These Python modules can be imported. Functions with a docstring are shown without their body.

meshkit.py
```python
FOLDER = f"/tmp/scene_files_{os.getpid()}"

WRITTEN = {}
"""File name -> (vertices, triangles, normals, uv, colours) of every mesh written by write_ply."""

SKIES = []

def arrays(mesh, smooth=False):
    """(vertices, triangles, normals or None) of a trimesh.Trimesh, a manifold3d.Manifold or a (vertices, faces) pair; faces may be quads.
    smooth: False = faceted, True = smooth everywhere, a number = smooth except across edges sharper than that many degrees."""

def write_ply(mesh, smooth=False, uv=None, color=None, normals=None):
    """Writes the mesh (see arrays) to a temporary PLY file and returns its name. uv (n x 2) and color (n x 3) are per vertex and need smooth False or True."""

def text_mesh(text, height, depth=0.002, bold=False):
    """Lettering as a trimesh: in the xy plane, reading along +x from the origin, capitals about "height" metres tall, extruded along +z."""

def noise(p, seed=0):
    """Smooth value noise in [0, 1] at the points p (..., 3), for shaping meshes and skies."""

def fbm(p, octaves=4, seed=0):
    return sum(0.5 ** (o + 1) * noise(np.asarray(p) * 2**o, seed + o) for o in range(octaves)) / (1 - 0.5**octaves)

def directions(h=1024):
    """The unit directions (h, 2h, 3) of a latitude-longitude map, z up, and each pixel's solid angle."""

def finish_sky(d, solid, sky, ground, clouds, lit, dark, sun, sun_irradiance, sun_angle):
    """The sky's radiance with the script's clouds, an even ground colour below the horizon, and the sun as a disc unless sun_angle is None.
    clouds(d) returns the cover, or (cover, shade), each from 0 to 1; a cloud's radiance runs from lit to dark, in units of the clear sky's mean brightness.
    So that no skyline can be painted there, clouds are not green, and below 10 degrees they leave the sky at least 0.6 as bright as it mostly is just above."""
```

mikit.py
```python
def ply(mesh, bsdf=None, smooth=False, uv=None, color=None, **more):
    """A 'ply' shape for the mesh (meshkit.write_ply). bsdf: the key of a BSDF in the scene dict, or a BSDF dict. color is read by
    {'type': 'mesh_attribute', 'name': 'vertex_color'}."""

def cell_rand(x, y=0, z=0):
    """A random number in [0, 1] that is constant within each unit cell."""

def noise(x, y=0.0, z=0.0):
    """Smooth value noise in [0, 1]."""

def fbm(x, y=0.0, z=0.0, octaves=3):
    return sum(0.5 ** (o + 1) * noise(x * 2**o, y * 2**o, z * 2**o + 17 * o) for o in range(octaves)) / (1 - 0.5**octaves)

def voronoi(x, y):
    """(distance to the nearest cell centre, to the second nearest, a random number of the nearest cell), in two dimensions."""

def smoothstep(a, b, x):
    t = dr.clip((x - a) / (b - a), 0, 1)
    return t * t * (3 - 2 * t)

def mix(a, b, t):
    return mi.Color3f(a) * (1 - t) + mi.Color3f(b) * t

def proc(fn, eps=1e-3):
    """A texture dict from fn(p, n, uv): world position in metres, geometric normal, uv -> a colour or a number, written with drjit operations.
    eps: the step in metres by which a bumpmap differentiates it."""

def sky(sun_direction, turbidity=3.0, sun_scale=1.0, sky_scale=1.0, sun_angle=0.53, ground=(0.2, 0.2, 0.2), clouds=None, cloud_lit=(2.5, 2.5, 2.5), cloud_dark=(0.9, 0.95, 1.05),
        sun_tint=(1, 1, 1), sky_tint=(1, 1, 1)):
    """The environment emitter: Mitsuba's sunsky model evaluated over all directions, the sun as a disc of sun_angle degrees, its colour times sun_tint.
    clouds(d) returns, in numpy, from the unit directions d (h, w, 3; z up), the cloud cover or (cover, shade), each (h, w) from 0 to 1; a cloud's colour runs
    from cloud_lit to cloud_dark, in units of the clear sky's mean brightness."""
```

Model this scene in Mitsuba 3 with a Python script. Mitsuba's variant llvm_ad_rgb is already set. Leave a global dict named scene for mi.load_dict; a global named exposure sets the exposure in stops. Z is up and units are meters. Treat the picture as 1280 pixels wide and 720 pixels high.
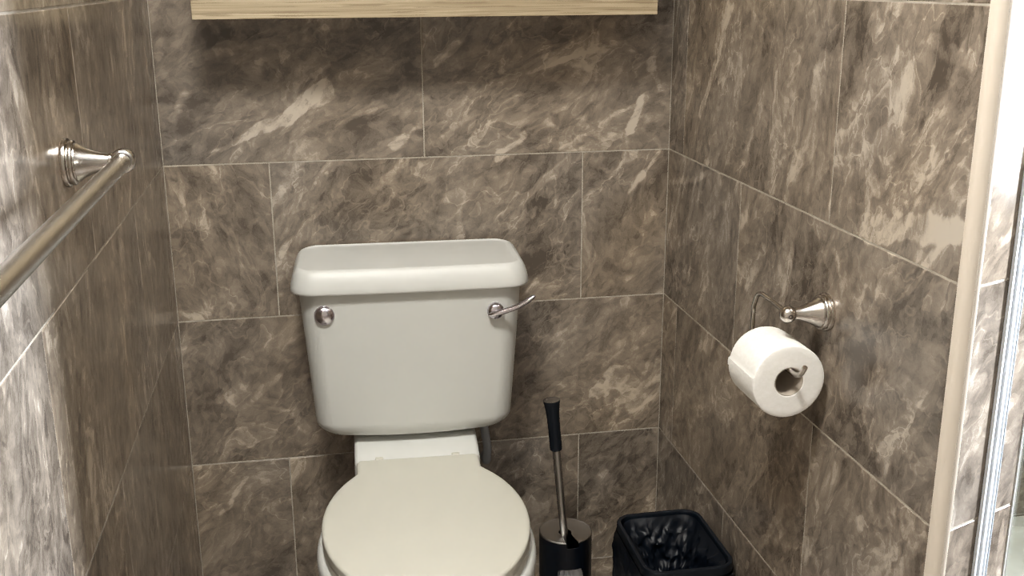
import math
import numpy as np
import trimesh
import manifold3d as m3
import drjit as dr
import mitsuba as mi
import mikit
from mikit import noise, fbm, smoothstep, mix, cell_rand
import meshkit

T = mi.ScalarTransform4f
scene, labels = {}, {}

# ------------------------------------------------------------------ camera, light, exposure
EYE = np.array([0.27422, -2.04440, 1.29433])
YAW, PITCH, ROLL, FOV = 0.18412, 0.28343, -0.00479, 51.2246


def camera_axes():
    cy, sy, cp, sp = math.cos(YAW), math.sin(YAW), math.cos(PITCH), math.sin(PITCH)
    fwd = np.array([sy * cp, cy * cp, -sp])
    right = np.array([cy, -sy, 0.0])
    up = np.cross(right, fwd)
    return fwd, -math.sin(ROLL) * right + math.cos(ROLL) * up


FWD, UP = camera_axes()
scene["camera"] = {"type": "perspective", "fov": FOV, "fov_axis": "x", "near_clip": 0.02, "far_clip": 50.0,
                   "to_world": T().look_at(origin=EYE.tolist(), target=(EYE + FWD).tolist(), up=UP.tolist())}
exposure = 1.36
LAMP = (54.0, 52.6, 49.0)            # the round ceiling light's radiance
DAYLIGHT = (132.0, 142.0, 154.0)           # the frosted window pane's radiance
LAMP_AT = (0.20, -1.30)
WINDOW = (-1.20, -0.99, 0.85, 1.75)  # y0, y1, z0, z1 in the wall at ROOM_X

# ------------------------------------------------------------------ measures of the room
XR = 0.9773                          # tile face of the partition's side towards the toilet
ROOM_X, ROOM_Y, ROOM_Z = 2.30, -3.00, 2.35
E0, E1 = np.array([0.9925, -1.0180]), np.array([1.1130, -0.9695])   # the partition's splayed end face
ZA, ROW = 0.961, 0.303               # one tile joint's height, the courses' pitch
TILE_L, JOINT = 0.6078, 0.0026


# ------------------------------------------------------------------ materials
# the larger torn sheets of the tiles' print: two ends (h, z), two half widths, how much lighter or darker; h = x on the back wall, y + 10 on the right one, y - 10 on the left one
MARKS = [
         (0.09, 0.988, 0.3, 1.085, 0.004, 0.024, 0.3), (0.024, 1.05, 0.058, 1.099, 0.006, 0.005, 0.3), (0.093, 1.156, 0.343, 1.218, 0.005, 0.012, 0.16), (0.594, 1.079, 0.806, 1.177, 0.004, 0.022, 0.24), (0.899, 0.997, 0.923, 1.064, 0.01, 0.006, 0.34),
         (0.631, 0.963, 0.688, 0.993, 0.006, 0.005, 0.42), (0.52, 1.146, 0.559, 1.181, 0.006, 0.004, 0.25), (0.936, 1.137, 0.966, 1.079, 0.01, 0.004, 0.22), (0.426, 0.986, 0.458, 1.024, 0.008, 0.009, 0.28), (0.326, 1.022, 0.396, 1.062, 0.004, 0.01, 0.16),
         (0.093, 1.185, 0.416, 1.197, 0.02, 0.022, -0.16), (0.194, 1.136, 0.341, 1.167, 0.012, 0.014, -0.12), (0.273, 0.994, 0.409, 1.035, 0.01, 0.016, -0.12), (0.535, 1.181, 0.798, 1.2, 0.014, 0.016, -0.12), (0.672, 1.074, 0.815, 1.093, 0.01, 0.016, -0.12),
         (0.62, 0.847, 0.788, 0.952, 0.004, 0.018, 0.24), (0.892, 0.87, 0.947, 0.946, 0.004, 0.01, 0.3), (0.405, 0.909, 0.445, 0.945, 0.006, 0.008, 0.2), (0.363, 0.827, 0.435, 0.895, 0.006, 0.006, 0.12), (0.542, 0.794, 0.557, 0.866, 0.008, 0.004, 0.16),
         (0.082, 0.947, 0.106, 0.886, 0.012, 0.006, 0.16), (0.045, 0.881, 0.064, 0.794, 0.018, 0.01, 0.14), (0.106, 0.831, 0.123, 0.752, 0.004, 0.004, 0.16), (0.68, 0.729, 0.774, 0.758, 0.024, 0.022, -0.15), (0.53, 0.962, 0.509, 0.852, 0.01, 0.008, -0.1),
         (0.679, 0.51, 0.789, 0.615, 0.006, 0.012, 0.16), (0.006, 0.462, 0.109, 0.564, 0.012, 0.012, -0.12), (0.119, 0.487, 0.176, 0.534, 0.008, 0.006, 0.18), (0.196, 0.473, 0.236, 0.399, 0.012, 0.01, 0.14), (0.06, 0.242, 0.111, 0.327, 0.004, 0.006, 0.28),
         (0.759, 0.174, 0.865, 0.26, 0.008, 0.012, 0.1), (0.931, 0.477, 0.956, 0.53, 0.006, 0.006, 0.2), (9.83, 1.055, 9.709, 1.245, 0.006, 0.008, 0.26), (9.888, 1.033, 9.781, 1.173, 0.006, 0.01, -0.16), (9.617, 0.987, 9.541, 1.126, 0.008, 0.01, 0.1),
         (9.412, 1.034, 9.357, 1.166, 0.012, 0.018, 0.16), (9.558, 1.036, 9.47, 1.226, 0.01, 0.012, 0.08), (9.3, 1.128, 9.249, 1.243, 0.006, 0.014, -0.2), (9.2, 0.979, 9.009, 1.007, 0.022, 0.012, 0.28), (9.074, 0.959, 9.002, 1.01, 0.006, 0.006, 0.3),
         (9.172, 1.093, 9.084, 1.188, 0.02, 0.016, -0.1), (9.19, 1.029, 9.215, 1.05, 0.008, 0.01, 0.18), (9.107, 1.222, 9.026, 1.21, 0.008, 0.01, 0.16), (9.983, 0.889, 9.781, 0.962, 0.005, 0.006, 0.24), (9.951, 0.776, 9.836, 0.828, 0.012, 0.014, 0.18),
         (9.618, 0.878, 9.579, 0.954, 0.005, 0.01, 0.18), (9.586, 0.774, 9.51, 0.883, 0.004, 0.01, 0.2), (9.294, 0.929, 9.26, 0.898, 0.004, 0.003, 0.22), (9.153, 0.879, 9.027, 0.976, 0.018, 0.018, -0.1), (9.107, 0.925, 9.073, 0.954, 0.008, 0.006, 0.22),
         (9.225, 0.8, 9.093, 0.867, 0.03, 0.03, -0.08), (9.139, 0.797, 9.012, 0.815, 0.014, 0.014, 0.14), (9.796, 0.433, 9.753, 0.518, 0.006, 0.008, 0.14), (9.473, 0.352, 9.371, 0.512, 0.006, 0.014, 0.16), (9.304, 0.434, 9.274, 0.512, 0.006, 0.009, 0.3),
         (9.258, 0.54, 9.199, 0.651, 0.004, 0.01, 0.2), (9.145, 0.599, 9.078, 0.679, 0.014, 0.014, -0.14), (9.177, 0.521, 9.126, 0.609, 0.005, 0.008, 0.18), (9.396, 0.58, 9.446, 0.5, 0.02, 0.02, -0.1), (-10.914, 1.141, -10.951, 1.232, 0.016, 0.01, 0.2),
         (-10.926, 1.178, -10.947, 1.206, 0.012, 0.014, 0.12), (-10.533, 1.212, -10.601, 1.26, 0.006, 0.008, 0.14), (-10.634, 1.204, -10.636, 1.242, 0.004, 0.006, 0.18), (-10.381, 1.129, -10.391, 1.221, 0.014, 0.018, -0.12), (-10.768, 1.169, -10.788, 1.24, 0.01, 0.01, -0.12),
         (-11.003, 1.09, -11.0, 1.15, 0.02, 0.02, 0.12), (-11.009, 0.78, -11.006, 0.849, 0.006, 0.006, 0.16), (-11.014, 0.835, -11.016, 0.904, 0.008, 0.006, 0.14), (-10.88, 0.792, -10.857, 0.86, 0.01, 0.01, -0.12), (-10.703, 0.643, -10.665, 0.741, 0.01, 0.01, -0.1),
         (-10.747, 0.849, -10.719, 0.911, 0.004, 0.004, 0.14), (-11.064, 0.892, -11.042, 0.962, 0.016, 0.012, 0.16)]



def marble(p, n, uv):
    u, v = uv.x, uv.y
    # two rounds of domain warping; u runs along the flow of the stone, v across it
    w1 = fbm(u * 4.5, v * 8.0, 3.1, 3) - 0.5
    w2 = fbm(u * 4.5 + 31.0, v * 8.0, 8.7, 3) - 0.5
    a, b = u + 0.12 * w1, v + 0.09 * w2
    w3 = fbm(a * 20.0, b * 34.0, 5.5, 4) - 0.5
    w4 = fbm(a * 20.0 + 9.0, b * 34.0, 1.5, 4) - 0.5
    a2, b2 = a + 0.034 * w3, b + 0.026 * w4
    # broken sheets: each has a tone of its own, a torn lower edge and a faded upper one
    s = b2 * 17.0 + 2.2 * fbm(a2 * 5.0, b2 * 3.0, 2.0, 2)
    k = dr.floor(s)
    f = s - k
    q = a2 * 6.0 + 5.0 * cell_rand(k, 3)
    kq = dr.floor(q)
    fq = q - kq
    r0 = cell_rand(k, kq, 1)
    sheet = smoothstep(0.70, 1.0, r0) * (1 - f) * smoothstep(0, 0.06, f) * smoothstep(0.0, 0.10, fq) * (1 - smoothstep(0.4, 1.0, fq))
    dark = smoothstep(0.40, 0.0, r0) * (1 - f) * smoothstep(0, 0.05, f)
    broad = smoothstep(0.32, 0.70, fbm(a * 4.5, b * 9.0, 11.0, 3))
    streak = fbm(a2 * 9.0, b2 * 38.0, 4.0, 4)
    crumb = fbm(a2 * 60.0, b2 * 75.0, 7.0, 4)
    grain = noise(u * 650.0, v * 650.0, 1.0)
    r1 = 1 - dr.abs(2 * fbm(a2 * 15.0, b2 * 21.0, 21.0, 4) - 1)
    vein = smoothstep(0.955, 0.99, r1) * smoothstep(0.46, 0.60, fbm(u * 7.0, v * 9.0, 14.0, 2))
    n1 = fbm(a2 * 7.0, b2 * 14.0, 44.0, 4)
    patch = smoothstep(0.555, 0.575, n1) * (1 - 0.6 * smoothstep(0.57, 0.70, n1)) * (0.5 + 0.7 * smoothstep(0.35, 0.7, streak))
    n2 = fbm(a2 * 24.0, b2 * 38.0, 61.0, 3)
    chips = smoothstep(0.63, 0.655, n2) * (1 - 0.7 * smoothstep(0.66, 0.78, n2)) * smoothstep(0.45, 0.6, fbm(u * 6.0, v * 8.0, 71.0, 2))
    t = 0.36 + 0.22 * (broad - 0.5) + 0.42 * (streak - 0.5) + 0.58 * (crumb - 0.5) + 0.10 * (grain - 0.5)
    t = t + 0.24 * patch + 0.26 * sheet - 0.10 * dark + 0.22 * vein + 0.20 * chips
    e1 = smoothstep(0.495, 0.52, fbm(a2 * 10.0, b2 * 21.0, 81.0, 4))
    e2 = smoothstep(0.50, 0.53, fbm(a2 * 30.0, b2 * 48.0, 91.0, 4))
    e3 = smoothstep(0.50, 0.55, fbm(a2 * 85.0, b2 * 120.0, 97.0, 3))
    t = t + 0.08 * (e1 - 0.5) + 0.11 * (e2 - 0.5) + 0.11 * (e3 - 0.5)
    h = dr.select(dr.abs(n.y) > 0.98, p.x, dr.select(n.x > 0, p.y - 10.0, p.y + 10.0)) + 0.050 * w1 + 0.034 * w3
    z = p.z + 0.050 * w2 + 0.034 * w4
    for ha, za, hb, zb, ra, rb, tone in MARKS:
        dx, dz = hb - ha, zb - za
        along = dr.clip(((h - ha) * dx + (z - za) * dz) / (dx * dx + dz * dz), 0, 1)
        ex, ez = h - ha - along * dx, z - za - along * dz
        d = dr.sqrt(ex * ex + ez * ez) - (ra + (rb - ra) * along)
        soft = 0.003 if tone > 0 else 0.012
        t = t + 1.3 * tone * smoothstep(soft, -soft, d) * (0.70 + 0.6 * streak)
    c = mix((0.084, 0.065, 0.0505), (0.405, 0.330, 0.260), dr.clip(t, 0, 1))
    c = mix(c, (0.59, 0.515, 0.425), 0.72 * smoothstep(0.60, 1.1, t))
    warm = fbm(u * 3.0, v * 5.0, 51.0, 2) - 0.5
    return mi.Color3f(c.x * (1.0 + 0.10 * warm), c.y * 1.02, c.z * (1.03 - 0.16 * warm))


def oak(p, n, uv):
    wob = fbm(p.x * 3.0, p.z * 14.0, p.y * 14.0, 2) - 0.5
    z, y = p.z + 0.010 * wob, p.y + 0.010 * wob
    band = fbm(p.x * 1.6, z * 60.0, y * 60.0, 3)
    line = fbm(p.x * 5.0, z * 420.0, y * 420.0, 3)
    pore = smoothstep(0.56, 0.72, fbm(p.x * 16.0, z * 480.0, y * 480.0, 2))
    t = 0.5 + 0.9 * (band - 0.5) + 1.1 * (line - 0.5)
    c = mix((0.34, 0.262, 0.160), (0.61, 0.515, 0.360), dr.clip(t, 0, 1))
    return mix(c, (0.27, 0.20, 0.12), 0.7 * pore)


def paper(p, n, uv):
    t = fbm(p.x * 260.0, p.y * 260.0, p.z * 260.0, 2)
    return mix((0.80, 0.79, 0.75), (0.90, 0.895, 0.87), t)


def grout(p, n, uv):
    t = fbm(p.x * 90.0, p.y * 90.0, p.z * 90.0, 3)
    return mix((0.28, 0.245, 0.20), (0.54, 0.50, 0.43), t)


def floor_tone(p, n, uv):
    t = fbm(p.x * 6.0, p.y * 6.0, 0.0, 4)
    g = dr.minimum(dr.abs(p.x / 0.6 - dr.round(p.x / 0.6)), dr.abs(p.y / 0.6 - dr.round(p.y / 0.6)))
    return mix(mix((0.13, 0.105, 0.085), (0.24, 0.20, 0.165), t), (0.33, 0.30, 0.26), smoothstep(0.006, 0.003, g))


def tray_tone(p, n, uv):
    return mix((0.66, 0.62, 0.54), (0.72, 0.68, 0.60), fbm(p.x * 40.0, p.y * 40.0, 0.0, 2))


def rgb(*c):
    return {"type": "rgb", "value": list(c)}


def gloss(color, alpha=0.06, ior=1.5, **more):
    return {"type": "roughplastic", "diffuse_reflectance": color, "alpha": alpha, "int_ior": ior, **more}


scene["mat_tile"] = gloss(mikit.proc(marble), 0.045, 1.5)
scene["mat_grout"] = {"type": "diffuse", "reflectance": mikit.proc(grout)}
scene["mat_oak"] = gloss(mikit.proc(oak), 0.28, 1.4)
scene["mat_paper"] = {"type": "diffuse", "reflectance": mikit.proc(paper)}
scene["mat_floor"] = gloss(mikit.proc(floor_tone), 0.15)
scene["mat_tray"] = gloss(mikit.proc(tray_tone), 0.12)
scene["mat_paint"] = {"type": "twosided", "bsdf": {"type": "diffuse", "reflectance": rgb(0.34, 0.31, 0.27)}}
scene["mat_ceiling"] = {"type": "diffuse", "reflectance": rgb(0.80, 0.79, 0.76)}
scene["mat_ceramic"] = gloss(rgb(0.66, 0.665, 0.635), 0.20)
scene["mat_seat"] = gloss(rgb(0.625, 0.61, 0.535), 0.22)
scene["mat_chrome"] = {"type": "roughconductor", "material": "Cr", "alpha": 0.05}
scene["mat_nickel"] = {"type": "roughconductor", "eta": rgb(2.0, 1.85, 1.65), "k": rgb(3.6, 3.2, 2.75), "alpha": 0.10}
scene["mat_bar"] = {**scene["mat_nickel"], "alpha": 0.15, "eta": rgb(1.4, 1.3, 1.2), "k": rgb(4.6, 4.4, 4.2)}
scene["mat_steel"] = {"type": "roughconductor", "eta": rgb(2.2, 2.2, 2.1), "k": rgb(3.4, 3.3, 3.1), "alpha": 0.22}
scene["mat_black"] = gloss(rgb(0.003, 0.005, 0.009), 0.14, 1.4)
scene["mat_black_matt"] = gloss(rgb(0.004, 0.007, 0.012), 0.28, 1.36)
scene["mat_liner"] = {"type": "twosided", "bsdf": gloss(rgb(0.003, 0.005, 0.009), 0.20, 1.38)}
scene["mat_card"] = {"type": "twosided", "bsdf": {"type": "diffuse", "reflectance": rgb(0.42, 0.37, 0.31)}}
scene["mat_bristle"] = {"type": "diffuse", "reflectance": rgb(0.86, 0.87, 0.89)}
scene["mat_hose"] = gloss(rgb(0.30, 0.32, 0.35), 0.2)
scene["mat_trim"] = gloss(rgb(0.72, 0.645, 0.55), 0.25)
scene["mat_white_trim"] = gloss(rgb(0.75, 0.75, 0.72), 0.20)
scene["mat_aluminium"] = gloss(rgb(0.66, 0.69, 0.72), 0.35)
scene["mat_seal"] = gloss(rgb(0.35, 0.38, 0.41), 0.15)
scene["mat_glass"] = {"type": "thindielectric", "int_ior": 1.5, "specular_transmittance": rgb(0.93, 0.965, 0.95)}
scene["mat_window_frame"] = gloss(rgb(0.80, 0.80, 0.80), 0.15)


# ------------------------------------------------------------------ mesh helpers
def put(key, mesh, mat, smooth=35, **more):
    base, k = key, 0
    while key in scene:
        k += 1
        key = f"{base}_{k:03d}"
    scene[key] = mikit.ply(mesh, mat, smooth=smooth, **more)
    return key


def tag(key, label, category=None, group=None, kind=None):
    labels[key] = {"label": label}
    if category:
        labels[key]["category"] = category
    if group:
        labels[key]["group"] = group
    if kind:
        labels[key]["kind"] = kind


def box(x0, x1, y0, y1, z0, z1):
    m = trimesh.creation.box([x1 - x0, y1 - y0, z1 - z0])
    m.apply_translation([(x0 + x1) / 2, (y0 + y1) / 2, (z0 + z1) / 2])
    return m


def tri(man):
    g = man.to_mesh()
    return trimesh.Trimesh(np.asarray(g.vert_properties)[:, :3], np.asarray(g.tri_verts), process=False)


def man(mesh):
    mesh.merge_vertices()
    return m3.Manifold(m3.Mesh(np.asarray(mesh.vertices, np.float32), np.asarray(mesh.faces, np.uint32)))


def rbox(x0, x1, y0, y1, z0, z1, r, seg=20):
    s = m3.Manifold.sphere(r, seg)
    return tri(m3.Manifold.batch_hull([s.translate([x, y, z]) for x in (x0 + r, x1 - r) for y in (y0 + r, y1 - r) for z in (z0 + r, z1 - r)]))


def loft(sections, cap0=True, cap1=True):
    n, k = len(sections[0]), len(sections)
    v = list(np.vstack(sections))
    f = []
    for i in range(k - 1):
        for j in range(n):
            a, b = i * n + j, i * n + (j + 1) % n
            f += [[a, b, b + n], [a, b + n, a + n]]
    for cap, i, flip in ((cap0, 0, True), (cap1, k - 1, False)):
        if cap:
            c = len(v)
            v.append(np.mean(sections[i], axis=0))
            for j in range(n):
                t = [c, i * n + j, i * n + (j + 1) % n]
                f.append(t[::-1] if flip else t)
    return trimesh.Trimesh(np.array(v), np.array(f), process=False)


def lathe(profile, origin, axis, seg=40):
    """profile: (radius, distance along axis) pairs."""
    a = np.asarray(axis, float) / np.linalg.norm(axis)
    b = np.cross(a, [0, 0, 1] if abs(a[2]) < 0.9 else [1, 0, 0])
    b /= np.linalg.norm(b)
    c = np.cross(a, b)
    th = np.arange(seg) * 2 * np.pi / seg
    ring = np.cos(th)[:, None] * b + np.sin(th)[:, None] * c
    return loft([np.asarray(origin) + a * h + ring * max(r, 1e-5) for r, h in profile])


def tube(points, r, seg=16):
    p = np.asarray(points, float)
    t = np.gradient(p, axis=0)
    t /= np.linalg.norm(t, axis=1, keepdims=True)
    up = np.cross(t[0], [0.31, 0.17, 0.93])
    up /= np.linalg.norm(up)
    rad = np.broadcast_to(r, (len(p),))
    th = np.arange(seg) * 2 * np.pi / seg
    out = []
    for i in range(len(p)):
        up = up - t[i] * (up @ t[i])
        up /= np.linalg.norm(up)
        w = np.cross(t[i], up)
        out.append(p[i] + rad[i] * (np.cos(th)[:, None] * up + np.sin(th)[:, None] * w))
    return loft(out)


def fillet(points, r, step=6):
    """A polyline with its inner corners rounded by radius r."""
    p = [np.asarray(q, float) for q in points]
    out = [p[0]]
    for a, b, c in zip(p, p[1:], p[2:]):
        u, w = (a - b) / np.linalg.norm(a - b), (c - b) / np.linalg.norm(c - b)
        half = math.acos(np.clip(u @ w, -1, 1)) / 2
        d = min(r / math.tan(half), 0.49 * np.linalg.norm(a - b), 0.49 * np.linalg.norm(c - b))
        p0, p1 = b + u * d, b + w * d
        for t in np.linspace(0, 1, step):
            out.append((1 - t) ** 2 * p0 + 2 * t * (1 - t) * b + t ** 2 * p1)
    out = np.array(out + [p[-1]])
    return out[np.r_[True, np.linalg.norm(np.diff(out, axis=0), axis=1) > 1e-5]]


def rounded_rect(x0, x1, y0, y1, r, n=10, bow=0.0):
    """Closed counterclockwise outline; bow pushes the -y side outwards at its middle."""
    r = max(min(r, (x1 - x0) / 2 - 1e-4, (y1 - y0) / 2 - 1e-4), 1e-4)
    pts = []
    side = np.linspace(0, 1, 14)[1:-1]
    corners = [(x1 - r, y0 + r, -90), (x1 - r, y1 - r, 0), (x0 + r, y1 - r, 90), (x0 + r, y0 + r, 180)]
    for i, (cx, cy, a0) in enumerate(corners):
        for a in np.radians(np.linspace(a0, a0 + 90, n)):
            pts.append([cx + r * math.cos(a), cy + r * math.sin(a)])
        if i == 3:
            for t in side:
                pts.append([x0 + r + t * (x1 - x0 - 2 * r), y0])
    pts = np.array(pts)
    if bow:
        w = (pts[:, 0] - (x0 + x1) / 2) / ((x1 - x0) / 2)
        front = np.clip((y1 - pts[:, 1]) / (y1 - y0), 0, 1)
        pts[:, 1] -= bow * (1 - w ** 2) * front ** 2
    return pts


def at_z(outline, z):
    return np.column_stack([outline, np.broadcast_to(z, (len(outline),))])


def extrude(outline, z0, z1):
    from shapely.geometry import Polygon
    m = trimesh.creation.extrude_polygon(Polygon(outline), z1 - z0, engine="earcut")
    m.apply_translation([0, 0, z0])
    return m


# ------------------------------------------------------------------ the setting
put("floor", box(-0.12, ROOM_X + 0.12, ROOM_Y - 0.12, 0.12, -0.10, 0.0), "mat_floor", False)
tag("floor", "brown stone-look bathroom floor under the toilet", "floor", kind="structure")
put("ceiling", box(-0.12, ROOM_X + 0.12, ROOM_Y - 0.12, 0.12, ROOM_Z, ROOM_Z + 0.1), "mat_ceiling", False)
tag("ceiling", "plain white bathroom ceiling", "ceiling", kind="structure")
G = 0.0007   # the grout lies this far behind the tile faces
put("wall_back", box(-0.12, ROOM_X + 0.12, G, 0.12, 0.0, ROOM_Z), "mat_grout", False)
tag("wall_back", "brown marbled tile wall behind the toilet", "wall", kind="structure")
put("wall_left", box(-0.12, -G, ROOM_Y - 0.12, G, 0.0, ROOM_Z), "mat_grout", False)
tag("wall_left", "glossy brown marbled tile wall that carries the towel rail", "wall", kind="structure")
n_end = np.array([(E1 - E0)[1], -(E1 - E0)[0]])
n_end /= np.linalg.norm(n_end)
core = [[XR + G, 0.0], [XR + G, -1.003], E0 - n_end * G + (E0 - E1) * 0.02, E1 - n_end * G, [E1[0], 0.0]]
put("wall_right", extrude(core[::-1], 0.0, ROOM_Z), "mat_grout", False)
tag("wall_right", "brown marbled tile partition that carries the toilet roll, splayed at its end", "wall", kind="structure")
wy0, wy1, wz0, wz1 = WINDOW
put("wall_window", trimesh.util.concatenate([box(ROOM_X, ROOM_X + 0.12, ROOM_Y, wy0, 0, ROOM_Z), box(ROOM_X, ROOM_X + 0.12, wy1, G, 0, ROOM_Z),
                                             box(ROOM_X, ROOM_X + 0.12, wy0, wy1, 0, wz0), box(ROOM_X, ROOM_X + 0.12, wy0, wy1, wz1, ROOM_Z)]), "mat_paint", False)
tag("wall_window", "plain beige wall with the frosted window, right of the shower", "wall", kind="structure")
put("wall_front", box(-0.12, ROOM_X + 0.12, ROOM_Y - 0.12, ROOM_Y, 0, ROOM_Z), "mat_paint", False)
tag("wall_front", "brown marbled tile wall opposite the toilet", "wall", kind="structure")

# tiles: every tile an entry of its own
rng = np.random.default_rng(5)


def tile_mesh(origin, ux, normal, h0, h1, z0, z1, angle, seed, thick=0.0075, bevel=0.0007):
    o, ux, nn = np.asarray(origin, float), np.asarray(ux, float), np.asarray(normal, float)
    v, uv = [], []
    c, s = math.cos(angle), math.sin(angle)
    for ins, d in ((bevel, 0.0), (0.0, -bevel), (0.0, -thick)):
        for h, z in ((h0 + ins, z0 + ins), (h1 - ins, z0 + ins), (h1 - ins, z1 - ins), (h0 + ins, z1 - ins)):
            v.append(o + ux * h + nn * d + [0, 0, z])
            lu, lv = h - h0, z - z0
            uv.append([c * lu + s * lv + seed, -s * lu + c * lv + 1.7 * seed])
    f = [[0, 1, 2], [0, 2, 3]]
    for k in (0, 4):
        for j in range(4):
            a, b = k + j, k + (j + 1) % 4
            f += [[a, a + 4, b + 4], [a, b + 4, b]]
    m = trimesh.Trimesh(np.array(v), np.array(f), process=False)
    if np.dot(m.face_normals[0], nn) < 0:
        m.faces = m.faces[:, ::-1]
    return m, np.array(uv)


def tile_wall(holder, origin, ux, normal, h_lo, h_hi, joints, flow, steep):
    """joints(k): one joint's place in course k (k = 0 has its lower edge at ZA). flow: {(course, nth tile): (degrees, seed)} for chosen tiles."""
    for k in range(-4, 5):
        z0, z1 = max(ZA + k * ROW, 0.0), min(ZA + (k + 1) * ROW, ROOM_Z)
        if z1 - z0 < 0.02:
            continue
        j = joints(k)
        cuts = [h_lo] + [j + i * TILE_L for i in range(-9, 10) if h_lo + 0.02 < j + i * TILE_L < h_hi - 0.02] + [h_hi]
        for i, (a, b) in enumerate(zip(cuts, cuts[1:])):
            deg, seed = flow.get((k, i), (steep + rng.uniform(-14, 14) + (180 if rng.random() < 0.5 else 0), rng.uniform(3, 60)))
            g = JOINT / 2
            m, uv = tile_mesh(origin, ux, normal, a + (g if a > h_lo else 0.001), b - (g if b < h_hi else 0.001),
                              z0 + (g if z0 > 0 else 0), z1 - (g if z1 < ROOM_Z else 0), math.radians(deg), seed)
            put(holder + "__tile", m, "mat_tile", False, uv=uv)


RIGHT_FLOW = {(0, 1): (68, 32.44), (0, 2): (60, 46.66), (-1, 1): (62, 11.11)}
BACK_FLOW = {(0, 0): (33, 20.0), (0, 1): (32, 31.4), (-1, 0): (100, 12.2), (-1, 1): (52, 44.7), (-1, 2): (58, 22.96)}
tile_wall("wall_back", (0, 0, 0), (1, 0, 0), (0, -1, 0), 0.0, XR, lambda k: 0.4846 if k % 2 == 0 else 0.1911, BACK_FLOW, 42)
tile_wall("wall_back", (0, 0, 0), (1, 0, 0), (0, -1, 0), E1[0] + 0.002, ROOM_X, lambda k: 1.40 if k % 2 == 0 else 1.70, {}, 42)
tile_wall("wall_left", (0, 0, 0), (0, 1, 0), (1, 0, 0), -2.45, 0.0, lambda k: -0.676 if k % 2 == 0 else -0.970, {}, 86)
tile_wall("wall_right", (XR, 0, 0), (0, -1, 0), (-1, 0, 0), 0.0, 1.003, lambda k: 0.083 if k % 2 == 0 else 0.3768, RIGHT_FLOW, 60)
u_end = np.r_[(E1 - E0) / np.linalg.norm(E1 - E0), 0.0]
tile_wall("wall_right", np.r_[E0, 0.0], u_end, np.r_[n_end, 0.0], 0.002, float(np.linalg.norm(E1 - E0)) - 0.003, lambda k: 5.0, {}, 60)

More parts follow.
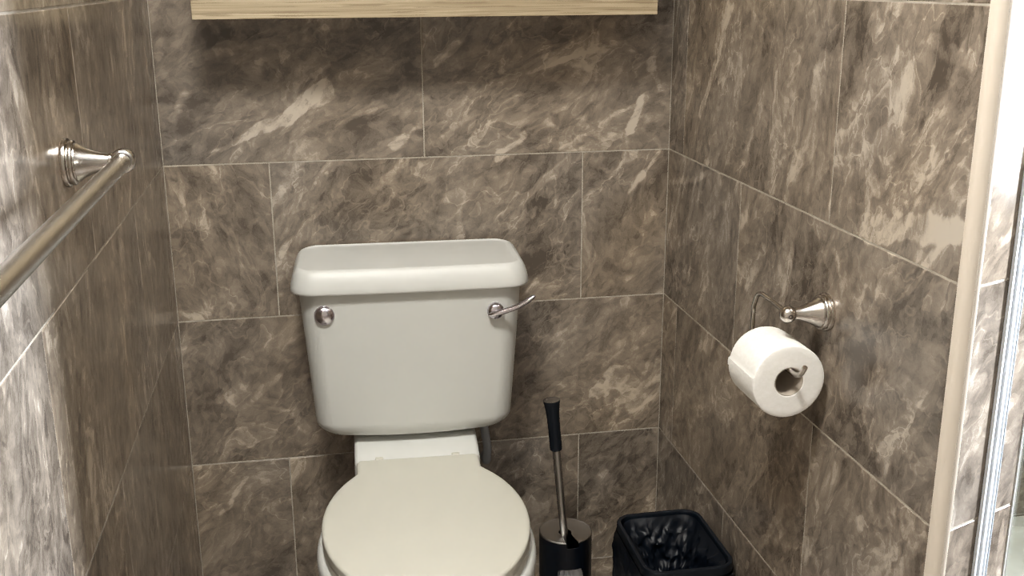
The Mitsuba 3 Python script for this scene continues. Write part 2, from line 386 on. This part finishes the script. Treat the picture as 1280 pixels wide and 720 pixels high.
arc = [[XR + 0.0142 + 0.0147 * math.cos(a), -1.0036 + 0.0147 * math.sin(a)] for a in np.radians(np.linspace(180, 270 + 18, 14))]
put("trim_1", extrude(arc + [[XR + 0.012, -1.0042]], 0.0, ROOM_Z), "mat_trim", 40)
tag("trim_1", "beige rounded tile trim down the corner of the partition", "tile trim", kind="structure")
e = E1 - u_end[:2] * 0.003
put("trim_2", extrude([e - n_end * 0.004, e + n_end * 0.0015, E1 + n_end * 0.0015 + [0.0012, 0], E1 + [0.0022, 0.006], E1 + [-0.002, 0.006]], 0.0, ROOM_Z), "mat_white_trim", False)
tag("trim_2", "thin white edge strip on the far corner of the partition's end", "tile trim", kind="structure")

tile_wall("wall_front", (0, ROOM_Y, 0), (1, 0, 0), (0, 1, 0), 0.0, ROOM_X, lambda k: 0.30 if k % 2 == 0 else 0.0, {}, 42)

# frosted window (the daylight) and its frame
ym, zm = (wy0 + wy1) / 2, (wz0 + wz1) / 2
fw = 0.03
put("window_1", trimesh.util.concatenate([box(ROOM_X - 0.01, ROOM_X + 0.07, wy0, wy0 + fw, wz0, wz1), box(ROOM_X - 0.01, ROOM_X + 0.07, wy1 - fw, wy1, wz0, wz1),
                                          box(ROOM_X - 0.01, ROOM_X + 0.07, wy0 + fw, wy1 - fw, wz0, wz0 + fw), box(ROOM_X - 0.01, ROOM_X + 0.07, wy0 + fw, wy1 - fw, wz1 - fw, wz1)]), "mat_window_frame", False)
tag("window_1", "white framed frosted window right of the shower", "window", kind="structure")
pane = trimesh.Trimesh([[ROOM_X + 0.03, wy0 + fw, wz0 + fw], [ROOM_X + 0.03, wy1 - fw, wz0 + fw], [ROOM_X + 0.03, wy1 - fw, wz1 - fw], [ROOM_X + 0.03, wy0 + fw, wz1 - fw]], [[0, 2, 1], [0, 3, 2]], process=False)
if pane.face_normals[0][0] > 0:
    pane.faces = pane.faces[:, ::-1]
put("window_1__pane", pane, "mat_paint", False, emitter={"type": "area", "radiance": rgb(*DAYLIGHT)})

# round flush ceiling light
put("ceiling_light__rim", lathe([(0.180, 0.0), (0.185, 0.004), (0.185, 0.030), (0.172, 0.034), (0.170, 0.0)], (*LAMP_AT, ROOM_Z), (0, 0, -1), 64), "mat_window_frame")
th = np.arange(64) * 2 * np.pi / 64
ring = np.column_stack([LAMP_AT[0] + 0.168 * np.cos(th), LAMP_AT[1] + 0.168 * np.sin(th), np.full(64, ROOM_Z - 0.028)])
disc = trimesh.Trimesh(np.vstack([ring, [[*LAMP_AT, ROOM_Z - 0.028]]]), [[64, (i + 1) % 64, i] for i in range(64)], process=False)
put("ceiling_light__diffuser", disc, "mat_paint", False, emitter={"type": "area", "radiance": rgb(*LAMP)})
tag("ceiling_light", "round flush white ceiling light in front of the toilet", "ceiling light")


# ------------------------------------------------------------------ toilet
TOILET = T().translate([0.4435, 0.0, 0.0]).rotate([0, 0, 1], -2.5)


def toilet(part, mesh, mat, smooth=35):
    return put("toilet__" + part, mesh, mat, smooth, to_world=TOILET)


def ellipse(a, b, cy, n=96, back=None, half=None):
    """Egg outline; behind y = back it is cut straight, at most half wide there."""
    t = np.arange(n) * 2 * np.pi / n
    p = np.column_stack([a * np.cos(t), cy + b * np.sin(t)])
    if back is not None:
        from shapely.geometry import Polygon, box as sbox
        e = Polygon(p)
        e = e.union(sbox(-half, back - 0.09, half, back)).intersection(sbox(-1, -2, 1, back))
        e = e.buffer(-0.006).buffer(0.012).buffer(-0.006)
        c = np.array(e.exterior.coords)[:-1]
        from shapely.geometry import LinearRing
        ring = LinearRing(c)
        if not ring.is_ccw:
            ring = LinearRing(c[::-1])
        L = ring.length
        s0 = ring.project(__import__("shapely").geometry.Point(a, cy))
        p = np.array([ring.interpolate((s0 + L * i / n) % L).coords[0] for i in range(n)])
    return p


def inset(outline, d):
    """Moves every point of the outline inwards by d."""
    q = np.asarray(outline)
    tn = np.roll(q, -1, 0) - np.roll(q, 1, 0)
    tn /= np.linalg.norm(tn, axis=1, keepdims=True)
    return q + d * np.column_stack([-tn[:, 1], tn[:, 0]])


CY = -0.457
pan_sections = []
for z, a, b, cy in ((0.0, 0.108, 0.200, -0.40), (0.02, 0.104, 0.196, -0.40), (0.12, 0.100, 0.190, -0.405), (0.20, 0.118, 0.205, -0.42), (0.27, 0.150, 0.230, -0.445),
                    (0.33, 0.170, 0.243, -0.455), (0.365, 0.178, 0.249, CY), (0.385, 0.1805, 0.251, CY), (0.394, 0.179, 0.2495, CY), (0.400, 0.174, 0.245, CY), (0.402, 0.165, 0.236, CY)):
    pan_sections.append(at_z(ellipse(a, b, cy), z))
deck = m3.Manifold.batch_hull([m3.Manifold.sphere(0.008, 20).translate([x, y, z]) for x in (-0.109, 0.109)
                               for y, z in ((-0.217, 0.427), (-0.150, 0.444), (-0.030, 0.446), (-0.030, 0.25), (-0.217, 0.30))])
stem = m3.Manifold.batch_hull([m3.Manifold.sphere(0.01, 16).translate([x, y, z]) for x in (-0.08, 0.08) for y in (-0.03, -0.36) for z in (0.01, 0.30)])
foot = m3.Manifold.cube([0.10, 0.08, 0.05]).translate([-0.05, -0.125, 0.43])
toilet("pan", tri(man(loft(pan_sections)) + deck + stem + foot), "mat_ceramic", 40)

seat_out = ellipse(0.1705, 0.2405, CY, 120, -0.226, 0.110)
toilet("seat", loft([at_z(inset(seat_out, 0.004), 0.4015), at_z(inset(seat_out, 0.0012), 0.4035), at_z(inset(seat_out, 0.0012), 0.4155), at_z(inset(seat_out, 0.003), 0.4175)]), "mat_seat")
lid_out = ellipse(0.1705, 0.2405, CY, 120, -0.220, 0.113)
lid_sec = [at_z(inset(lid_out, 0.004), 0.4185), at_z(inset(lid_out, 0.001), 0.4195), at_z(lid_out, 0.4215), at_z(lid_out, 0.4325)]
for a in np.radians([25, 45, 65, 90]):
    lid_sec.append(at_z(inset(lid_out, 0.0075 * (1 - math.cos(a))), 0.4325 + 0.0055 * math.sin(a)))
lid_sec += [at_z([0, CY] + (inset(lid_out, 0.0075) - [0, CY]) * q, z) for q, z in ((0.9, 0.4386), (0.7, 0.4396), (0.4, 0.4404), (0.15, 0.4406))]
toilet("seat_lid", loft(lid_sec), "mat_seat", 40)
for sx in (-1, 1):
    toilet("hinge", rbox(sx * 0.071 - 0.0075, sx * 0.071 + 0.0075, -0.2260, -0.2150, 0.4320, 0.4395, 0.0020, 12), "mat_seat")

# cistern: bowed front, tapering downwards, rounded at the foot
CB, CT = 0.466, 0.757
cis = []
for z in np.r_[CB + 0.028 * (1 - np.cos(np.radians(np.linspace(0, 90, 8)))), np.linspace(CB + 0.05, CT, 10)]:
    t = (z - CB) / (CT - CB)
    d = 0.028 - math.sqrt(max(0.0, 0.028 ** 2 - max(0.0, 0.028 - (z - CB)) ** 2))
    hw, yf = 0.1835 + (0.2035 - 0.1835) * t, -0.178 - 0.013 * t
    o = rounded_rect(-hw + d, hw - d, yf + 0.8 * d, -0.018, 0.036, bow=0.008)
    zz = z - (0.006 * (1 - np.clip(o[:, 0] / 0.17, -1, 1) ** 2) if t < 0.12 else 0) * (1 - t / 0.12 if t < 0.12 else 0)
    cis.append(at_z(o, zz))
toilet("cistern", loft(cis), "mat_ceramic", 40)


def lid_ring(ins, z, r, crown=0.0, front=0.0):
    o = rounded_rect(-0.2165 + ins, 0.2165 - ins, -0.2070 + ins * 1.15 + front, -0.013 + min(ins, 0.004) * 0 - max(0.0, ins - 0.02) * 0.8, r, bow=0.006)
    c = 0.008 * crown * np.clip((o[:, 1] + 0.20) / 0.17, 0, 1) * (1 - (o[:, 0] / 0.2165) ** 2)
    return at_z(o, z + c)


clid = [lid_ring(0.010, 0.7515, 0.04), lid_ring(0.003, 0.7515, 0.040), lid_ring(0.0005, 0.7535, 0.040), lid_ring(0.0, 0.757, 0.040), lid_ring(0.0005, 0.764, 0.040, 0.2),
        lid_ring(0.0025, 0.774, 0.040, 0.4), lid_ring(0.0055, 0.783, 0.038, 0.7), lid_ring(0.0085, 0.7892, 0.036, 0.9), lid_ring(0.0115, 0.7933, 0.034, 1), lid_ring(0.0145, 0.7955, 0.032, 1),
        lid_ring(0.0170, 0.7958, 0.030, 1), lid_ring(0.0195, 0.7950, 0.028, 1), lid_ring(0.0230, 0.7932, 0.026, 1), lid_ring(0.027, 0.7924, 0.024, 1), lid_ring(0.06, 0.7924, 0.015, 1), lid_ring(0.085, 0.7924, 0.005, 1)]
toilet("cistern_lid", loft(clid), "mat_ceramic", 45)

# chrome lever, blanking button, supply pipe
fy = -0.1965
hub = (0.1515, fy, 0.7075)
k = toilet("flush_lever", lathe([(0.0001, -0.004), (0.0150, -0.004), (0.0156, 0.0005), (0.0150, 0.0035), (0.0128, 0.0066), (0.0085, 0.0090), (0.0, 0.0104)], hub, (0, -1, 0.08)), "mat_chrome")
labels[k] = {"label": "chrome flush lever on the right of the cistern front"}
pts = np.array([[-0.0135, -0.0085, -0.005], [-0.004, -0.0118, -0.0025], [0.010, -0.0140, 0.0015], [0.026, -0.017, 0.0065], [0.042, -0.0195, 0.0135], [0.056, -0.021, 0.0220], [0.066, -0.0215, 0.0290], [0.070, -0.0215, 0.0318]]) + hub
arm = tube(pts, [0.0028, 0.0052, 0.0054, 0.0050, 0.0047, 0.0048, 0.0044, 0.0016], 16)
toilet("flush_lever__arm", arm, "mat_chrome")
k = toilet("button_plug", lathe([(0.0001, -0.004), (0.0176, -0.004), (0.0180, 0.0), (0.0176, 0.0020), (0.0168, 0.0026), (0.0162, 0.0020), (0.0156, 0.0027), (0.0125, 0.0052), (0.0080, 0.0072), (0.0040, 0.0080), (0.0, 0.0083)], (-0.1580, -0.1935, 0.7125), (0, -1, 0.08)), "mat_chrome")
labels[k] = {"label": "round chrome plug on the left of the cistern front"}
k = toilet("supply_pipe", tube(fillet([(0.138, -0.085, 0.48), (0.139, -0.085, 0.435), (0.147, -0.080, 0.385), (0.147, -0.060, 0.34), (0.147, -0.016, 0.335)], 0.03), 0.0085), "mat_hose")
labels[k] = {"label": "grey water pipe behind the pan"}
tag("toilet", "white close-coupled toilet with closed lid and chrome flush lever against the back wall", "toilet")

# ------------------------------------------------------------------ oak wall cabinet
sx0, sx1, sz0, sz1, sy = 0.0884, 0.8950, 1.2283, 1.8800, -0.150
t = 0.018
put("wall_cabinet__bottom_rail", rbox(sx0, sx1, sy, sy + t, sz0, sz0 + 0.060, 0.0010, 8), "mat_oak", 30)
put("wall_cabinet__bottom_board", box(sx0, sx1, sy + t, 0.0, sz0 + 0.0005, sz0 + t), "mat_oak", False)
put("wall_cabinet__top_board", box(sx0, sx1, sy + t, 0.0, sz1 - t, sz1), "mat_oak", False)
for a, b in ((sx0, sx0 + t), (sx1 - t, sx1)):
    put("wall_cabinet__side_panel", box(a, b, sy + t, 0.0, sz0 + t, sz1 - t), "mat_oak", False)
xm = (sx0 + sx1) / 2
for a, b, kx in ((sx0, xm - 0.0015, xm - 0.03), (xm + 0.0015, sx1, xm + 0.03)):
    d = put("wall_cabinet__door", rbox(a, b, sy, sy + t, sz0 + 0.063, sz1, 0.0010, 8), "mat_oak", 30)
    put(d + "__knob", lathe([(0.0, 0.0), (0.006, 0.0), (0.005, 0.008), (0.011, 0.014), (0.012, 0.018), (0.009, 0.022), (0.0, 0.023)], (kx, sy, sz0 + 0.13), (0, -1, 0), 24), "mat_nickel")
tag("wall_cabinet", "light oak cabinet with horizontal grain on the wall above the toilet", "cabinet")

# ------------------------------------------------------------------ towel rail on the left wall
BX, BY, BZ = 0.0625, -0.785, 1.0968
BELL = [(0.0, 0.0), (0.0266, 0.0), (0.0272, 0.0010), (0.0275, 0.0030), (0.0270, 0.0052), (0.0238, 0.0062), (0.0236, 0.0072), (0.0252, 0.0078), (0.0255, 0.0098), (0.0248, 0.0116), (0.0218, 0.0126), (0.0215, 0.0138),
        (0.0222, 0.0146), (0.0203, 0.0170), (0.0176, 0.0210), (0.0150, 0.0262), (0.0128, 0.0320), (0.0110, 0.0375), (0.0098, 0.0430), (0.0091, 0.0475), (0.0100, 0.0485), (0.0100, 0.0510), (0.0086, 0.0520), (0.0082, 0.0600), (0.0, 0.0602)]
for y in (BY, BY - 0.60):
    put("towel_rail__bracket", lathe(BELL, (0.0, y, BZ), (1, 0, 0), 56), "mat_nickel", 28)
put("towel_rail__bar", tube([(BX, y, BZ) for y in np.linspace(BY - 0.585, BY - 0.010, 8)], 0.0098, 32), "mat_bar", 40)
CAP = [(0.0, -0.0145), (0.0090, -0.0135), (0.0125, -0.0100), (0.0138, -0.005), (0.0138, 0.003), (0.0130, 0.0070), (0.0108, 0.0084), (0.0, 0.0086)]
put("towel_rail__end_cap", lathe(CAP, (BX, BY, BZ), (0, -1, 0), 40), "mat_nickel", 30)
put("towel_rail__end_cap", lathe(CAP, (BX, BY - 0.60, BZ), (0, 1, 0), 40), "mat_nickel", 30)
tag("towel_rail", "brushed nickel towel rail with flared bracket on the left wall", "towel rail")

# ------------------------------------------------------------------ toilet roll and its holder on the right wall
HY, HZ, HX = -0.706, 0.8365, XR - 0.0585
bell = BELL[:13] + [(0.0206, 0.0172), (0.0180, 0.0216), (0.0150, 0.0274), (0.0122, 0.0337), (0.0100, 0.0402), (0.0088, 0.0450), (0.0084, 0.0500), (0.0, 0.0510)]
put("toilet_roll_holder__bracket", lathe(bell, (XR, HY, HZ), (-1, 0, 0), 56), "mat_nickel", 28)
ball = trimesh.creation.icosphere(3, 0.0122)
ball.apply_translation([HX, HY, HZ])
put("toilet_roll_holder__ball", ball, "mat_nickel", True)
put("toilet_roll_holder__ball__grub_screw", lathe([(0.0, 0.010), (0.0030, 0.010), (0.0031, 0.0121), (0.0020, 0.0122), (0.0018, 0.0112), (0.0, 0.0112)], (HX, HY, HZ), (-0.10, -0.95, -0.05), 16), "mat_black_matt", 30)
RX, RZ, RY0, RY1, RR, RH = 0.9115, 0.7475, -0.740, -0.646, 0.0545, 0.0212
WR = 0.0037
AZ = RZ + RH - WR - 0.0008
wire = fillet([(HX, HY, HZ), (HX - 0.001, HY + 0.055, HZ + 0.004), (RX + 0.001, -0.616, HZ + 0.008), (RX, -0.604, HZ - 0.020), (RX, -0.604, AZ + 0.012), (RX, -0.612, AZ), (RX, -0.66, AZ), (RX, -0.756, AZ), (RX + 0.001, -0.772, AZ + 0.006), (RX + 0.002, -0.780, AZ + 0.020)], 0.022, 8)
put("toilet_roll_holder__arm", tube(wire, WR, 16), "mat_nickel", 40)
tag("toilet_roll_holder", "brushed nickel toilet roll holder with flared bracket and bent wire arm on the right wall", "toilet roll holder")

th = np.arange(120) * 2 * np.pi / 120
seam = math.radians(171)   # the loose sheet's edge
ramp = ((th - seam) % (2 * np.pi)) / (2 * np.pi)
rr = RR - 0.0014 * ramp + 0.0004 * np.sin(3 * th + 1)


def ring_xz(r, y):
    r = np.broadcast_to(r, (120,))
    return np.column_stack([RX + r * np.cos(th), np.full(120, y), RZ + r * np.sin(th)])


roll = [ring_xz(RH, RY0 + 0.001), ring_xz(RH + 0.001, RY0), ring_xz(rr * 0.80, RY0), ring_xz(rr - 0.0035, RY0 + 0.0004), ring_xz(rr - 0.0010, RY0 + 0.0018), ring_xz(rr, RY0 + 0.0045)]
roll += [ring_xz(rr, y) for y in np.linspace(RY0 + 0.012, RY1 - 0.012, 6)]
roll += [ring_xz(rr, RY1 - 0.0045), ring_xz(rr - 0.0010, RY1 - 0.0018), ring_xz(rr - 0.0035, RY1), ring_xz(RH + 0.001, RY1), ring_xz(RH, RY1 - 0.001), ring_xz(RH, RY0 + 0.001)]
m = loft(roll, False, False)
m.faces = m.faces[:, ::-1]
m.fix_normals()
put("toilet_roll__paper", m, "mat_paper", 40)
core_ring = [ring_xz(RH - 0.0001, RY0 + 0.0006), ring_xz(RH - 0.0009, RY0 + 0.0006), ring_xz(RH - 0.0009, RY1 - 0.0006), ring_xz(RH - 0.0001, RY1 - 0.0006)]
put("toilet_roll__core", loft(core_ring, False, False), "mat_card", 40)
a = seam
sheet = []
for d in (0.0, 0.05, 0.12, 0.20):
    r = RR + 0.0002 - 0.0003 * (d > 0.15)
    sheet.append([[RX + (r + e) * math.cos(a + d), y, RZ + (r + e) * math.sin(a + d)] for e, y in ((0, RY0 + 0.002), (0, RY1 - 0.002), (-0.0012, RY1 - 0.002), (-0.0012, RY0 + 0.002))])
m = loft([np.array(s) for s in sheet])
m.fix_normals()
put("toilet_roll__loose_sheet", m, "mat_paper", 30)
tag("toilet_roll", "roll of white toilet paper hanging on the nickel wire arm", "toilet roll")

# ------------------------------------------------------------------ toilet brush and its holder
BCX, BCY, BTOP, BRAD = 0.7255, -0.190, 0.236, 0.0525
cyl = lambda r, z0, z1: m3.Manifold.cylinder(z1 - z0, r, r, 72).translate([BCX, BCY, z0])  # noqa: E731
mcube = lambda x0, x1, y0, y1, z0, z1: m3.Manifold.cube([x1 - x0, y1 - y0, z1 - z0]).translate([x0, y0, z0])  # noqa: E731
shell = cyl(BRAD, 0.0, BTOP - 0.003) - cyl(BRAD - 0.0025, 0.006, BTOP + 0.01)
hole = m3.Manifold.batch_hull([m3.Manifold.cylinder(0.08, 0.008, 0.008, 20).rotate([90, 0, 0]).translate([BCX + x, BCY - 0.02, z]) for x in (-0.018, 0.018) for z in (0.045, 0.170)])
shell = shell - hole - mcube(BCX - 0.010, BCX + 0.015, BCY - 0.08, BCY - 0.02, BTOP - 0.012, BTOP + 0.02)
put("toilet_brush_holder__body", tri(shell), "mat_black", 30)
plate = lathe([(0.0, 0.0), (BRAD - 0.0008, 0.0), (BRAD + 0.0002, 0.0012), (BRAD, 0.0030), (BRAD - 0.002, 0.0040), (BRAD - 0.006, 0.0032), (0.025, 0.0020), (0.0, 0.0016)], (BCX, BCY, BTOP - 0.003), (0, 0, 1), 72)
slot = m3.Manifold.batch_hull([m3.Manifold.cylinder(0.05, 0.013, 0.013, 28).translate([BCX - 0.002, BCY - 0.004, BTOP - 0.02])]) + \
    m3.Manifold.batch_hull([m3.Manifold.cylinder(0.05, 0.009, 0.009, 20).translate([BCX - 0.001, BCY - 0.012, BTOP - 0.02]), mcube(BCX - 0.011, BCX + 0.014, BCY - 0.07, BCY - 0.05, BTOP - 0.02, BTOP + 0.03)])
put("toilet_brush_holder__top_plate", tri(man(plate) - slot), "mat_steel", 30)
tag("toilet_brush_holder", "black cylinder brush holder with slotted steel top between the toilet and the bin", "brush holder")

p0, p1 = np.array([0.7195, -0.2035, BTOP]), np.array([0.6955, -0.190, 0.5165])
ax = (p1 - p0) / np.linalg.norm(p1 - p0)
L = np.linalg.norm(p1 - p0)
put("toilet_brush__shaft", lathe([(0.0, -0.075), (0.0075, -0.075), (0.0078, L - 0.105), (0.0078, L - 0.09), (0.0, L - 0.09)], p0, ax, 28), "mat_steel", 40)
put("toilet_brush__grip", lathe([(0.0, -0.102), (0.0098, -0.102), (0.0116, -0.1005), (0.0119, -0.096), (0.0117, -0.070), (0.0121, -0.040), (0.0130, -0.022), (0.0148, -0.008), (0.0162, -0.001), (0.0160, 0.001), (0.0140, 0.0012)] +
                               [(0.0105, -0.0012), (0.0, -0.0025)], p1, ax, 36), "mat_black_matt", 35)
put("toilet_brush__grip__end_ring", lathe([(0.0139, 0.0008), (0.0161, 0.0006), (0.0163, 0.0014), (0.0140, 0.0020)], p1, ax, 36), "mat_steel", 30)
hz0, hz1 = 0.050, 0.172
th = np.arange(144) * 2 * np.pi / 144
star = lambda r, d: r * (1 - d * (0.5 + 0.5 * np.cos(18 * th)) - 0.3 * d * (0.5 + 0.5 * np.cos(41 * th)))  # noqa: E731
c = p0 - ax * (p0[2] - 0.11)
head = []
for z, r, d in ((hz0, 0.010, 0.1), (hz0 + 0.006, 0.030, 0.5), (hz0 + 0.02, 0.0372, 0.35), (hz1 - 0.03, 0.0372, 0.35), (hz1 - 0.008, 0.033, 0.5), (hz1, 0.026, 0.6), (hz1 + 0.002, 0.010, 0.2)):
    q = star(r, d)
    head.append(np.column_stack([BCX - 0.001 + q * np.cos(th), BCY - 0.0125 + q * np.sin(th), z + 0.004 * (q / 0.036) * np.cos(18 * th)]))
put("toilet_brush__bristles", loft(head), "mat_bristle", 25)
tag("toilet_brush", "toilet brush with flared black grip and steel shaft, standing in its holder", "toilet brush")

# ------------------------------------------------------------------ waste bin with its bag
WX0, WX1, WY0, WY1, WZ = 0.802, 0.968, -0.480, -0.262, 0.300
O = lambda g, z, r=0.034: at_z(rounded_rect(WX0 + g, WX1 - g, WY0 + g, WY1 - g, max(r - g, 0.008)), z)  # noqa: E731
put("waste_bin__body", loft([O(0.024, 0.0), O(0.021, 0.004), O(0.004, WZ - 0.016), O(0.0065, WZ - 0.016), O(0.024, 0.006)]), "mat_black_matt", 35)
put("waste_bin__rim", loft([O(0.0012, WZ - 0.018), O(-0.001, WZ - 0.016), O(-0.001, WZ - 0.003), O(0.0005, WZ - 0.0005), O(0.003, WZ), O(0.0065, WZ - 0.0008), O(0.0080, WZ - 0.004), O(0.0080, WZ - 0.018), O(0.0012, WZ - 0.018)], False, False), "mat_black_matt", 35)
tag("waste_bin", "small black rectangular waste bin in the corner below the toilet roll", "waste bin")


def crumple(p, amp, scale, seed):
    q = np.asarray(p) * scale
    n1 = 1 - np.abs(2 * meshkit.fbm(q, 3, seed) - 1)
    n2 = 1 - np.abs(2 * meshkit.fbm(q * 2.3 + 5, 2, seed + 9) - 1)
    return amp * (1.3 * n1 ** 2 + 0.5 * n2 ** 2 - 0.75)


def fine_rect(g, z, n=30):
    o = rounded_rect(WX0 + g, WX1 - g, WY0 + g, WY1 - g, 0.030)
    from shapely.geometry import LinearRing, Point
    ring = LinearRing(o)
    s0 = ring.project(Point(WX1, (WY0 + WY1) / 2))
    pts = np.array([ring.interpolate((s0 + ring.length * i / 180) % ring.length).coords[0] for i in range(180)])
    return at_z(pts, z)


inner = []
cx, cy = (WX0 + WX1) / 2, (WY0 + WY1) / 2
for i, z in enumerate(np.r_[np.linspace(WZ - 0.007, WZ - 0.17, 44)]):
    s = fine_rect(0.0095 + 0.05 * (i / 44), z)
    w = min(1.0, i / 8)
    q = s.copy()
    q[:, 2] *= 0.55
    d = crumple(q, 0.012, 34.0, 3) * w
    dirn = s[:, :2] - [cx, cy]
    dirn /= np.linalg.norm(dirn, axis=1, keepdims=True)
    s[:, :2] -= dirn * np.maximum(d + 0.004 * w, -0.002 * 0)[:, None]
    s[:, 2] += crumple(q + 3, 0.006, 30.0, 8) * w
    inner.append(s)
for k in range(1, 14):
    f = 1 - k / 14
    s = inner[43].copy()
    s[:, :2] = [cx, cy] + (s[:, :2] - [cx, cy]) * f
    s[:, 2] = WZ - 0.17 + crumple(s, 0.022, 24.0, 5) * min(1, k / 3) + (inner[43][:, 2] - WZ + 0.17) * f
    inner.append(s)
outer = []
for i, z in enumerate(np.linspace(WZ - 0.019, WZ - 0.135, 30)):
    s = fine_rect(-0.0005 + 0.020 * (WZ - 0.019 - z), z)
    q = s.copy()
    q[:, 2] *= 0.30
    d = np.maximum(crumple(q, 0.007, 45.0, 13) + 0.003, 0) * min(1, i / 6)
    dirn = s[:, :2] - [cx, cy]
    dirn /= np.linalg.norm(dirn, axis=1, keepdims=True)
    s[:, :2] += dirn * (0.001 + d)[:, None]
    s[:, 0] = np.minimum(s[:, 0], XR - 0.001)
    outer.append(s)
bag = trimesh.util.concatenate([loft(inner, False, True), loft(outer, False, False)])
put("bin_liner", bag, "mat_liner", 50)
tag("bin_liner", "crumpled shiny black bin bag lining the waste bin", "bin bag")

# ------------------------------------------------------------------ shower beyond the partition
u2 = u_end[:2]
q0 = E0 + u2 * 0.058      # left edge of the wall channel on the end face
foot_ = lambda a, d: (q0 + u2 * a + n_end * d).tolist()  # noqa: E731
channel = [foot_(0, 0.0005), foot_(0, 0.0032), foot_(0.001, 0.0040), foot_(0.005, 0.0040), foot_(0.006, 0.0026), foot_(0.009, 0.0026), foot_(0.010, 0.0050), foot_(0.015, 0.0050), foot_(0.016, 0.0030), foot_(0.0190, 0.0030),
           foot_(0.020, 0.0044), foot_(0.023, 0.0044), foot_(0.024, 0.0036), foot_(0.024, 0.0005)]
put("shower_screen__wall_channel", extrude(channel, 0.05, 1.95), "mat_aluminium", False)
put("shower_screen__seal_strip", extrude([foot_(0.0245, 0.0005), foot_(0.0245, 0.0046), foot_(0.0265, 0.0046), foot_(0.0265, 0.0005)], 0.05, 1.95), "mat_seal", False)
g0 = E1 + n_end * 0.002 + [0.003, 0.002]
put("shower_screen__glass_pane", box(g0[0], g0[0] + 1.05, g0[1] - 0.003, g0[1] + 0.003, 0.05, 1.95), "mat_glass", False)
tag("shower_screen", "clear glass shower screen in a grey wall channel beside the beige trim", "shower screen")
tray = man(rbox(E1[0] + 0.004, ROOM_X - 0.001, -0.965, -0.001, 0.0, 0.050, 0.006, 12)) - man(rbox(E1[0] + 0.05, ROOM_X - 0.05, -0.92, -0.05, 0.035, 0.2, 0.01, 12))
put("shower_tray", tri(tray), "mat_tray", 30)
tag("shower_tray", "beige shower tray on the floor behind the glass screen", "shower tray")
